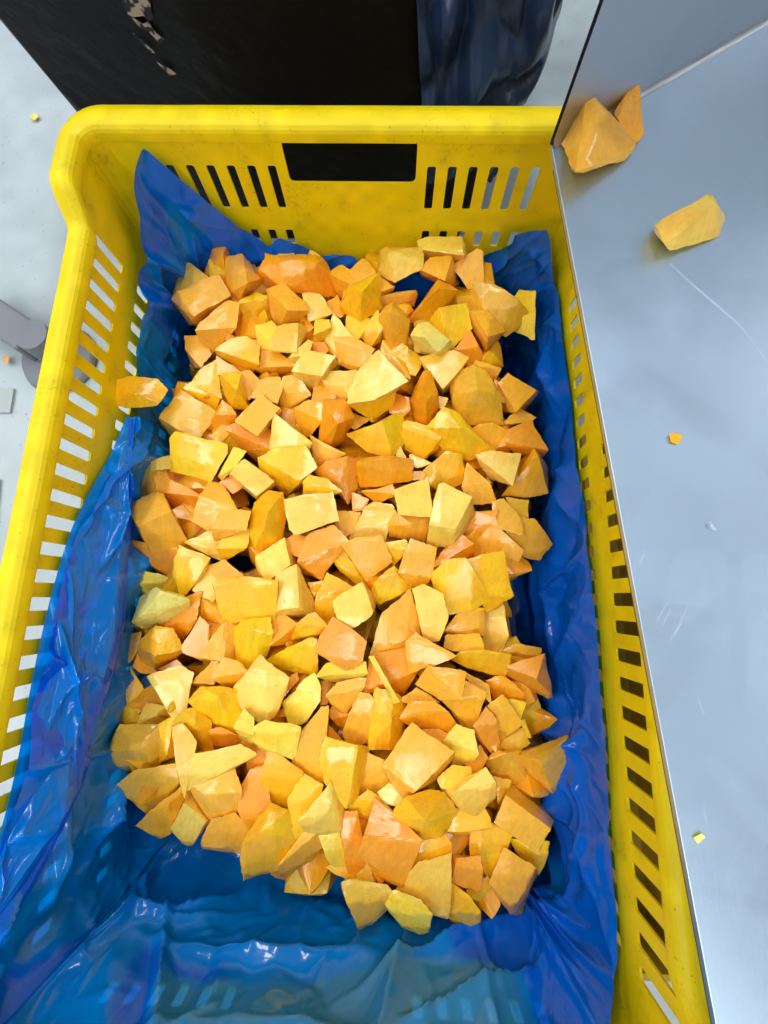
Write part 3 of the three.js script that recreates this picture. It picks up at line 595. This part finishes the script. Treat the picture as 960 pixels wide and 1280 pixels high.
Q c 2 *coral bar at the near edge: 120,140 225,140 300,460,-10 290,475,-15 195,522,-15 150,400
O y 2 dull block: 750,590 860,525 950,580 870,680,-10 765,672,-10
O o 1 dark wedge: 610,110 740,240 620,230
N d 2 *large olive block at the near corner: 80,350,-5 150,235 380,228 372,300 365,470,-15 300,495,-20 90,480,-20 90,375 240,370,8
N a 2 upright wedge: 370,455,-15 378,230 460,180 480,400,-10 425,400,5
N a 3 faceted block: 470,220 530,140 600,120 680,195 705,370,-15 600,395,-15 595,200,8
N o 2 low block: 685,265 750,245 870,290 870,355,-15 712,372,-15
N p 4 *pale boomerang-shaped chunk: 462,250 520,225 600,330 580,420 530,640,-10 490,470 + 520,470 600,400 850,355 940,405 800,490,-10 560,560,-10 530,620,-10
N k 3 two-faced wedge: 550,570 640,540 810,478 862,620 830,765,-15 715,835,-20 640,690,-10 650,640,5
N d 2 *dusty pale triangle at the near corner: 145,580,-10 240,500 480,458 508,545 430,660,-15 310,748,-15
N k 2 long wedge: 250,820,-10 330,742 505,610 545,640,-10 440,855,-15 390,885,-15
N p 3 small cube with an orange back: 455,840,-15 530,700 650,800,-5 575,925,-20 530,918,-20 570,655,-10 680,785,-15
N k 2 wide block: 640,930,-10 690,790 830,760 915,860,-10 880,985,-20 650,960,-20
Q c 4 *large frosty block with an orange corner: 235,360,-5 275,260 335,65,-10 400,110,-10 595,290 495,555,-15 330,470,-15
Q p 3 *large pale plate-like chunk at the near edge: 420,640,-10 600,435 780,385 775,640,-5 760,745,-10 665,725,-10
Q a 2 slab behind a plate: 540,500 600,290 745,245 785,310 780,430
Q q 3 torn piece: 402,680 450,610 600,650 665,740 640,830,-10 590,842,-10 500,790,-10
Q d 3 *dusty fan-shaped chunk lying alone at the near edge: 140,555 185,530 390,565 425,615 400,700,-10 300,790,-15 235,812,-15 170,660
T a 2 golden rounded piece: 85,680,-5 120,510 215,575 282,670 275,735,-15 200,768,-15 120,720,-15
Q o 2 small dark wedge: 315,460 400,500 390,530 360,555
T k 3 *oblong dusty block with a dark side: 393,130 452,-20 700,165 632,310,-5 490,-95,-25 718,100,-25
T y 2 thin strip: 470,235 640,320 700,255 690,310 640,445,-15 560,360,-10
T k 3 *square peach block at the near corner: 355,500 440,310 605,410 490,640,-5 475,675,-15 530,665,-20 625,450,-20
T a 2 large smooth block: 235,210 350,150 475,220 440,310 350,470,-10 240,330
T c 3 cube: 155,355 285,340 302,430 275,532,-10 125,495,-10 110,330,-15
T y 1 dull block: 215,545 330,460 352,520 335,625,-10 240,590
`;
const pieces = PIECES.trim().split('\n').map((line) => {
  const [, tile, tone, lvl, look, rest] = line.match(/^(\w) (\w) (\d) (.+?): (.+)$/), [ox, oy, span] = TILES[tile], k = span / 960;
  const hulls = rest.split('+').map((h) => h.trim().split(' ').map((v) => { const [x, y, z = 0] = v.split(',').map(Number); return [ox + x * k, oy + y * k, z * 1.6]; }));
  const GROW = 1.13;
  for (const h of hulls) { let mx = 0, my = 0; for (const v of h) { mx += v[0] / h.length; my += v[1] / h.length; } for (const v of h) { v[0] = mx + (v[0] - mx) * GROW; v[1] = my + (v[1] - my) * GROW; } }
  const all = hulls.flat(), xs = all.map((v) => v[0]), ys = all.map((v) => v[1]);
  const p = { tone, lvl: +lvl, look, hulls, x: (Math.min(...xs) + Math.max(...xs)) / 2, y: (Math.min(...ys) + Math.max(...ys)) / 2, size: Math.hypot(Math.max(...xs) - Math.min(...xs), Math.max(...ys) - Math.min(...ys)) };
  if (look[0] === '*') p.mark = p.look = look.slice(1);
  return p;
});
// every chunk gets words of its own: a mark of the heap by its looks, any other by its looks and where it lies from the nearest such mark
{
  const taken = new Set(), marks = pieces.filter((p) => p.mark);
  const DIR = ['right of', 'below and right of', 'below', 'below and left of', 'left of', 'above and left of', 'above', 'above and right of'];
  for (const p of marks) { p.label = p.mark.split(' ').length < 4 ? `${p.mark} in the pile of diced pumpkin` : p.mark; taken.add(p.label); }
  for (const p of pieces) {
    if (p.mark) continue;
    const word = TONES[p.tone][3], look = /greenish|golden|pale|dark|olive/.test(p.look) && !/dark curved|dark wedge|small dark|golden square|dull/.test(p.look) ? p.look : `${word} ${p.look}`;
    const near = marks.map((m) => [Math.hypot(m.x - p.x, m.y - p.y), m]).sort((a, b) => a[0] - b[0]);
    for (const [d, m] of near.slice(0, 6)) {
      const dir = DIR[(Math.round(Math.atan2(p.y - m.y, p.x - m.x) / (Math.PI / 4)) + 8) % 8];
      const short = m.mark.replace(/ (at|beside|near|against|under|above|with|nearest|jutting|lying|standing|half) .*$/, '');
      const ref = marks.filter((q) => q.mark.startsWith(short)).length > 1 || m.mark.split(' ').length < 6 ? m.mark : short;
      const label = `${look} ${d < 55 ? 'just ' : ''}${dir} the ${ref}`;
      if (!taken.has(label) && label.split(/[ -]+/).length <= 16) { p.label = label; taken.add(label); break; }
    }
  }
}
for (const p of pieces) {
  const D = pileD(p.x, p.y) - 0.03 * p.lvl;
  const hulls = p.hulls.map((h) => place(h, D, p.size > 34 ? 30 : 20, true));
  const c = V(); hulls[0].forEach((q) => c.addScaledVector(q, 1 / hulls[0].length));
  hulls.forEach((h) => h.forEach((q) => q.sub(c)));
  const m = mesh('pumpkin_chunk', chunkGeometry(hulls, p.tone), flesh);
  m.position.copy(c);
  tag(m, p.label, 'pumpkin chunk', 'diced pumpkin chunks heaped in the crate');
}
{ // the chunks that lie beneath the ones in view
  const out = [[220, 350], [300, 320], [600, 320], [650, 390], [640, 480], [670, 580], [665, 690], [630, 760], [670, 860], [690, 950], [670, 1060], [590, 1130], [450, 1130], [320, 1070], [190, 1000], [160, 920], [165, 850], [180, 700], [210, 540], [240, 430]];
  const inside = (x, y) => { let c = false; for (let i = 0, j = out.length - 1; i < out.length; j = i++) if ((out[i][1] > y) !== (out[j][1] > y) && x < (out[j][0] - out[i][0]) * (y - out[i][1]) / (out[j][1] - out[i][1]) + out[i][0]) c = !c; return c; };
  const pts = []; for (let i = 0; i < 11; i++) pts.push(V(rr(-1, 1), rr(-1, 1), rr(-1, 1)).multiplyScalar(0.017));
  const g = chunkGeometry([pts], 'a', 3), spots = [];
  for (let k = 0; k < 5000 && spots.length < 620; k++) {
    const x = rr(150, 720), y = rr(300, 1140);
    if (!inside(x - 16, y) || !inside(x + 16, y) || !inside(x, y - 12) || !inside(x, y + 18) || Math.hypot(x - 522, y - 357) < 34 || Math.hypot(x - 240, y - 832) < 20) continue;
    const d = pileD(x, y) + 0.035 + rr(0, 1) ** 1.6 * 0.27, p = at(x, y, d);
    if (Math.abs(p[0]) > 0.74 || p[1] > 1.2 || p[1] < -1.12) continue;
    spots.push(W(...p));
  }
  const im = new THREE.InstancedMesh(g, flesh, spots.length), m = new THREE.Matrix4(), e = new THREE.Euler();
  spots.forEach((s, i) => { m.makeRotationFromEuler(e.set(rr(0, 6), rr(0, 6), rr(0, 6))).scale(V(rr(0.8, 1.2), rr(0.8, 1.2), rr(0.8, 1.2))).setPosition(s); im.setMatrixAt(i, m); im.setColorAt(i, new THREE.Color().setRGB(rr(0.85, 1), rr(0.7, 1), rr(0.6, 1))); });
  im.name = 'buried_pumpkin_chunks'; im.castShadow = im.receiveShadow = true; scene.add(im);
  tag(im, 'mass of diced pumpkin glimpsed in the gaps beneath the upper chunks', 'pumpkin chunks', null, 'stuff');
}
function loose(name, label, category, tone, D, verts, thick, n = 6, wob) {
  const h = place(verts, D, thick, false), c = V(); h.forEach((q) => c.addScaledVector(q, 1 / h.length)); h.forEach((q) => q.sub(c));
  const m = mesh(name, chunkGeometry([h], tone, n, wob), flesh); m.position.copy(c); return tag(m, label, category);
}
loose('pumpkin_slice', 'ragged golden pumpkin slice stuck on the slotted long side of the crate', 'pumpkin slice', 'a', 1.4, [[136, 478, 0], [165, 470, 4], [197, 473, 0], [210, 488, -6], [198, 508, -8], [156, 511, -8], [134, 498, -5], [170, 490, 9]], 16);

// ---------- steel table ----------
const tA0 = at(690, 182, TD), tA1 = at(895, 1275, TD), tB0 = at(960, 25, TD);
const table = thing('steel_table', 'brushed stainless steel table top with an upright back edge beside the crate', 'table', W(1.4, 0, TD));
{
  const ex = (p, q, t) => [mix(p[0], q[0], t), mix(p[1], q[1], t)];
  const e1 = ex(tA0, tA1, 1.5), b1 = ex(tA0, tB0, 1.75);
  const sh = new THREE.Shape([tA0, e1, [b1[0] + 0.06, e1[1]], [b1[0] + 0.06, b1[1]], b1].map((p) => new THREE.Vector2(p[0] * S, p[1] * S)));
  const g = new THREE.ExtrudeGeometry(sh, { depth: 0.0022, bevelEnabled: true, bevelThickness: 0.0004, bevelSize: 0.0004, bevelSegments: 2 });
  g.rotateX(-Math.PI / 2).translate(0, (GROUND - TD) * S - 0.0026, 0); metricUV(g);
  mesh('table_top', local(table, g), steel, table);
  // lip turned down along the free edge
  const dir = V((e1[0] - tA0[0]) * S, 0, -(e1[1] - tA0[1]) * S), L = dir.length(); dir.normalize();
  const o = W(tA0[0], tA0[1], TD), side = V(-dir.z, 0, dir.x); if (side.x < 0) side.negate();
  const rows = []; for (let k = 0; k <= 30; k++) { const c = o.clone().addScaledVector(dir, 0.01 + (L - 0.01) * k / 30); const q = (s, y) => c.clone().addScaledVector(side, s).add(V(0, y, 0)); rows.push([q(0.001, -0.0027), q(0.001, -0.006), q(0.0025, -0.006), q(0.0025, -0.0027)]); }
  mesh('turned_lip', local(table, toCreasedNormals(loft(rows, false, true), 0.5)), plain(0.05, 0.08, 0.07, 0.5), table);
  // back edge: a fillet, then an upright sheet
  const bd = V((b1[0] - tA0[0]) * S, 0, -(b1[1] - tA0[1]) * S), BL = bd.length(); bd.normalize();
  const bn = V(bd.z, 0, -bd.x); if (bn.z > 0) bn.negate();                  // away from the table
  const prof = []; const R = 0.003; for (let k = 0; k <= 8; k++) { const a = k / 8 * Math.PI / 2; prof.push([-R + R * Math.sin(a), R - R * Math.cos(a) + 0.0003]); } prof.push([0, 0.05], [0, 0.3], [0.002, 0.3], [0.002, 0], [-R, -0.0021]);
  const br = []; for (let k = 0; k <= 20; k++) { const c = o.clone().addScaledVector(bd, BL * k / 20); br.push(prof.map(([s, y]) => c.clone().addScaledVector(bn, s).add(V(0, y, 0)))); }
  const geo = toCreasedNormals(loft(br, false, true), 0.6);
  mesh('back_edge', local(table, geo), plain(0.46, 0.48, 0.51, 0.42, { metalness: 1, bumpMap: steelGrain, bumpScale: 0.00002 }), table);  // darker than the top: its dim reflection is put into the steel colour
}
loose('pumpkin_wedge', 'large orange pumpkin wedge lying on the steel table at its corner', 'pumpkin wedge', 'k', TD - 0.004, [[701, 181, 1], [736, 106, 40], [798, 181, 6], [782, 199, 2], [718, 218, 30], [750, 134, 42]], 1);
loose('pumpkin_slice', 'thin orange pumpkin slice standing behind the wedge on the steel table', 'pumpkin slice', 'o', TD - 0.002, [[768, 142, 8], [795, 88, 22], [803, 108, 20], [806, 168, 4], [793, 184, 2], [772, 150, 14]], 2);
loose('pumpkin_chunk', 'pale yellow pumpkin chunk lying alone on the steel table', 'pumpkin chunk', 'p', TD - 0.003, [[817, 282, 12], [885, 240, 22], [893, 243, 18], [908, 270, 4], [900, 295, 0], [836, 316, 10], [829, 306, 22], [894, 259, 24]], 2);
loose('pumpkin_crumb', 'small golden pumpkin crumb in the middle of the steel table', 'crumb', 'a', TD - 0.001, [[836, 543, 2], [846, 540, 5], [855, 546, 3], [846, 556, 1], [838, 553, 2]], 0.6, 3, 0.0001);
loose('pumpkin_shred', 'pale yellow pumpkin shred near the free edge of the steel table', 'crumb', 'q', TD - 0.001, [[866, 1047, 1], [877, 1041, 3], [882, 1046, 2], [872, 1056, 1]], 0.6, 3, 0.0001);
loose('pumpkin_crumb', 'pale crumb on the floor beyond the far left corner of the crate', 'crumb', 'q', GROUND - 0.012, [[36, 146, 2], [43, 141, 4], [49, 145, 2], [43, 151, 1]], 1, 3, 0.0001);
loose('pumpkin_crumb', 'round orange crumb beside the grey leg foot on the floor', 'crumb', 'o', GROUND - 0.02, [[4, 447, 2], [8, 443, 5], [12, 448, 4], [9, 454, 2], [5, 453, 2]], 3, 3, 0.0001);
{
  const w = new THREE.MeshPhysicalMaterial({ color: 0xffffff, roughness: 0.05, transmission: 1, thickness: 0.002, ior: 1.33 });
  for (const [i, [x, y, r]] of [[886, 656, 0.0016], [892, 661, 0.0011]].entries()) { const d = mesh('water_drop', new THREE.SphereGeometry(r, 20, 10, 0, Math.PI * 2, 0, Math.PI / 2).scale(1, 0.5, 1.4), w); d.position.copy(W(...at(x, y, TD))); tag(d, `${['larger', 'smaller'][i]} of two clear water drops on the steel table`, 'water drop'); }
}

// ---------- behind and beside the crate ----------
{ // black bin
  const Y0 = 1.757, x0 = -1.045, x1 = 0.49, H = 1.5, dep = 1.6;
  const bin = thing('black_bin', 'tall glossy black plastic bin standing behind the crate', 'bin', W((x0 + x1) / 2, Y0 + dep / 2, GROUND));
  const rows = [], r = 0.05, hw = (x1 - x0) / 2, mid = (x0 + x1) / 2;
  const ring = (grow, D, inn, wide = grow) => { const out = [], A = hw + wide - inn, B = dep / 2 + grow - inn; for (let q = 0; q < 4; q++) for (let k = 0; k <= 5; k++) { const a = (q + k / 5) * Math.PI / 2; out.push(W(mid + Math.sign(Math.cos(a + (k === 0 ? 0.01 : k === 5 ? -0.01 : 0))) * (A - r) + r * Math.cos(a), Y0 + dep / 2 + Math.sign(Math.sin(a + (k === 0 ? 0.01 : k === 5 ? -0.01 : 0))) * (B - r) + r * Math.sin(a), D)); } return out; };
  for (let k = 0; k <= 8; k++) rows.push(ring(-0.02 + 0.02 * k / 8, GROUND - 0.01 - H * k / 8, 0, 0.3 * k / 8));
  for (let k = 8; k >= 0; k--) rows.push(ring(-0.02 + 0.02 * k / 8, GROUND - 0.03 - (H - 0.02) * k / 8, 0.02, 0.3 * k / 8));
  rows.push(rows[rows.length - 1].map(() => W(mid, Y0 + dep / 2, GROUND - 0.03)));
  mesh('body', local(bin, toCreasedNormals(loft(rows, false, true), 0.7)), black, bin);
  const rim = [];
  for (const [g, D] of [[0.002, GROUND - H + 0.04], [0.04, GROUND - H + 0.04], [0.045, GROUND - H + 0.01], [0.04, GROUND - H - 0.02], [-0.02, GROUND - H - 0.02]]) rim.push(ring(g, D, 0, 0.3 + g));
  mesh('bin_rim', local(bin, toCreasedNormals(loft(rim, false, true), 0.7)), black, bin);
  const reflectionShapes = [[[150, -2], [186, -4], [191, 24], [178, 30], [160, 18]], [[164, 22], [180, 20], [195, 42], [205, 50], [200, 55], [186, 40], [176, 36]], [[166, 42], [190, 62], [194, 67], [188, 66]], [[196, 78], [214, 88], [220, 93], [211, 95]]];  // pale mottled shapes: a reflection in the glossy bin side, painted on
  const reflectionMat = new THREE.MeshPhysicalMaterial({ roughness: 0.6, map: noiseTexture(256, (x, y) => { const t = smooth(0.42, 0.58, 0.5 * tA(x, y) + 0.5 * tB(x, y)); return [mix(30, 176, t), mix(26, 156, t), mix(28, 138, t)]; }, true, [14, 14]) }), bits = [];
  for (const s of reflectionShapes) { const sh = new THREE.Shape(s.map(([a, b]) => { const p = onY(a, b, Y0 - 0.004); return new THREE.Vector2(p[0] * S, (GROUND - p[2]) * S); })); bits.push(new THREE.ExtrudeGeometry(sh, { depth: 0.0006, bevelEnabled: false }).translate(0, 0, -(Y0 + 0.002) * S + 0.0006)); }
  for (const b of bits) mesh('painted_reflection', local(bin, b), reflectionMat, bin);
}
{ // dark sheet hanging over the bin's corner
  const sheet = thing('plastic_sheet', 'crumpled dark navy plastic sheet hanging at the corner of the black bin', 'sheet', W(0.45, 1.74, 1.6));
  const rows = [];
  for (let i = 0; i <= 90; i++) {
    const u = i / 90, row = [];
    for (let j = 0; j <= 60; j++) {
      const v = j / 60, D = mix(0.75, 1.56 + 0.03 * Math.sin(u * 9) - 0.1 * (1 - u) * u, v), X = mix(0.17 + 0.1 * v, 0.64 + 0.05 * Math.sin(v * 3.4) + 0.015 * Math.sin(v * 17), u);
      const Y = 1.735 - 0.05 * Math.sin(u * Math.PI * 0.9) - Math.abs(0.02 * Math.sin(u * 15 + v * 3 + 3 * N3(u * 2, v * 3, 8)) + 0.09 * N3(u * 5, v * 4, 3) + 0.04 * facet(u * 5, v * 3, 31) + 0.008 * facet(u * 12, v * 9, 32)) + 0.22 * smooth(0.86, 1, u);
      row.push(W(X, Math.max(Y, 1.45), D));
    }
    rows.push(row);
  }
  mesh('hanging_fold', local(sheet, loft(rows)), navy, sheet).material.side = THREE.DoubleSide;
}
{ // foot of a stand, left
  const f = thing('stand_leg', 'grey metal stand leg with a round foot on the floor beside the crate', 'stand', W(...at(44, 446, GROUND)));
  const a = W(...at(-40, 372, 1.86)), b = W(...at(46, 430, 1.86)), d = b.clone().sub(a);
  const bar = new RoundedBoxGeometry(d.length(), 0.028, 0.036, 3, 0.004); bar.rotateY(Math.atan2(-d.z, d.x)).translate((a.x + b.x) / 2, (a.y + b.y) / 2, (a.z + b.z) / 2);
  mesh('crossbar', local(f, bar), greySteel, f);
  mesh('foot_post', local(f, new THREE.CylinderGeometry(0.017, 0.017, 0.04, 28).translate(b.x + 0.008, 0.025, b.z)), greySteel, f);
  mesh('round_foot', local(f, new THREE.LatheGeometry([[0, 0], [0.04, 0], [0.042, 0.003], [0.038, 0.01], [0.02, 0.014], [0, 0.014]].map(([x, y]) => new THREE.Vector2(x, y)), 36).translate(b.x + 0.008, 0, b.z + 0.004)), greySteel, f);
}
{ // mustard tray on the floor under the table
  const t = thing('floor_tray', 'mustard brown tray on the floor under the steel table', 'tray', W(1.06, -0.35, GROUND));
  const m = plain(0.55, 0.37, 0.04, 0.55), X0 = 0.93, X1 = 1.2, y0 = -1.3, y1 = 0.6, h = 0.3;
  mesh('tray_base', local(t, box(X0 * S, X1 * S, 0.001, 0.006, -y1 * S, -y0 * S)), m, t);
  for (const [a, b, c, d] of [[X0, X0 + 0.02, y0, y1], [X1 - 0.02, X1, y0, y1], [X0 + 0.02, X1 - 0.02, y0, y0 + 0.02], [X0 + 0.02, X1 - 0.02, y1 - 0.02, y1]]) mesh('tray_side', local(t, box(a * S, b * S, 0.006, h * S, -d * S, -c * S)), m, t);
}
renderer.render(scene, camera);
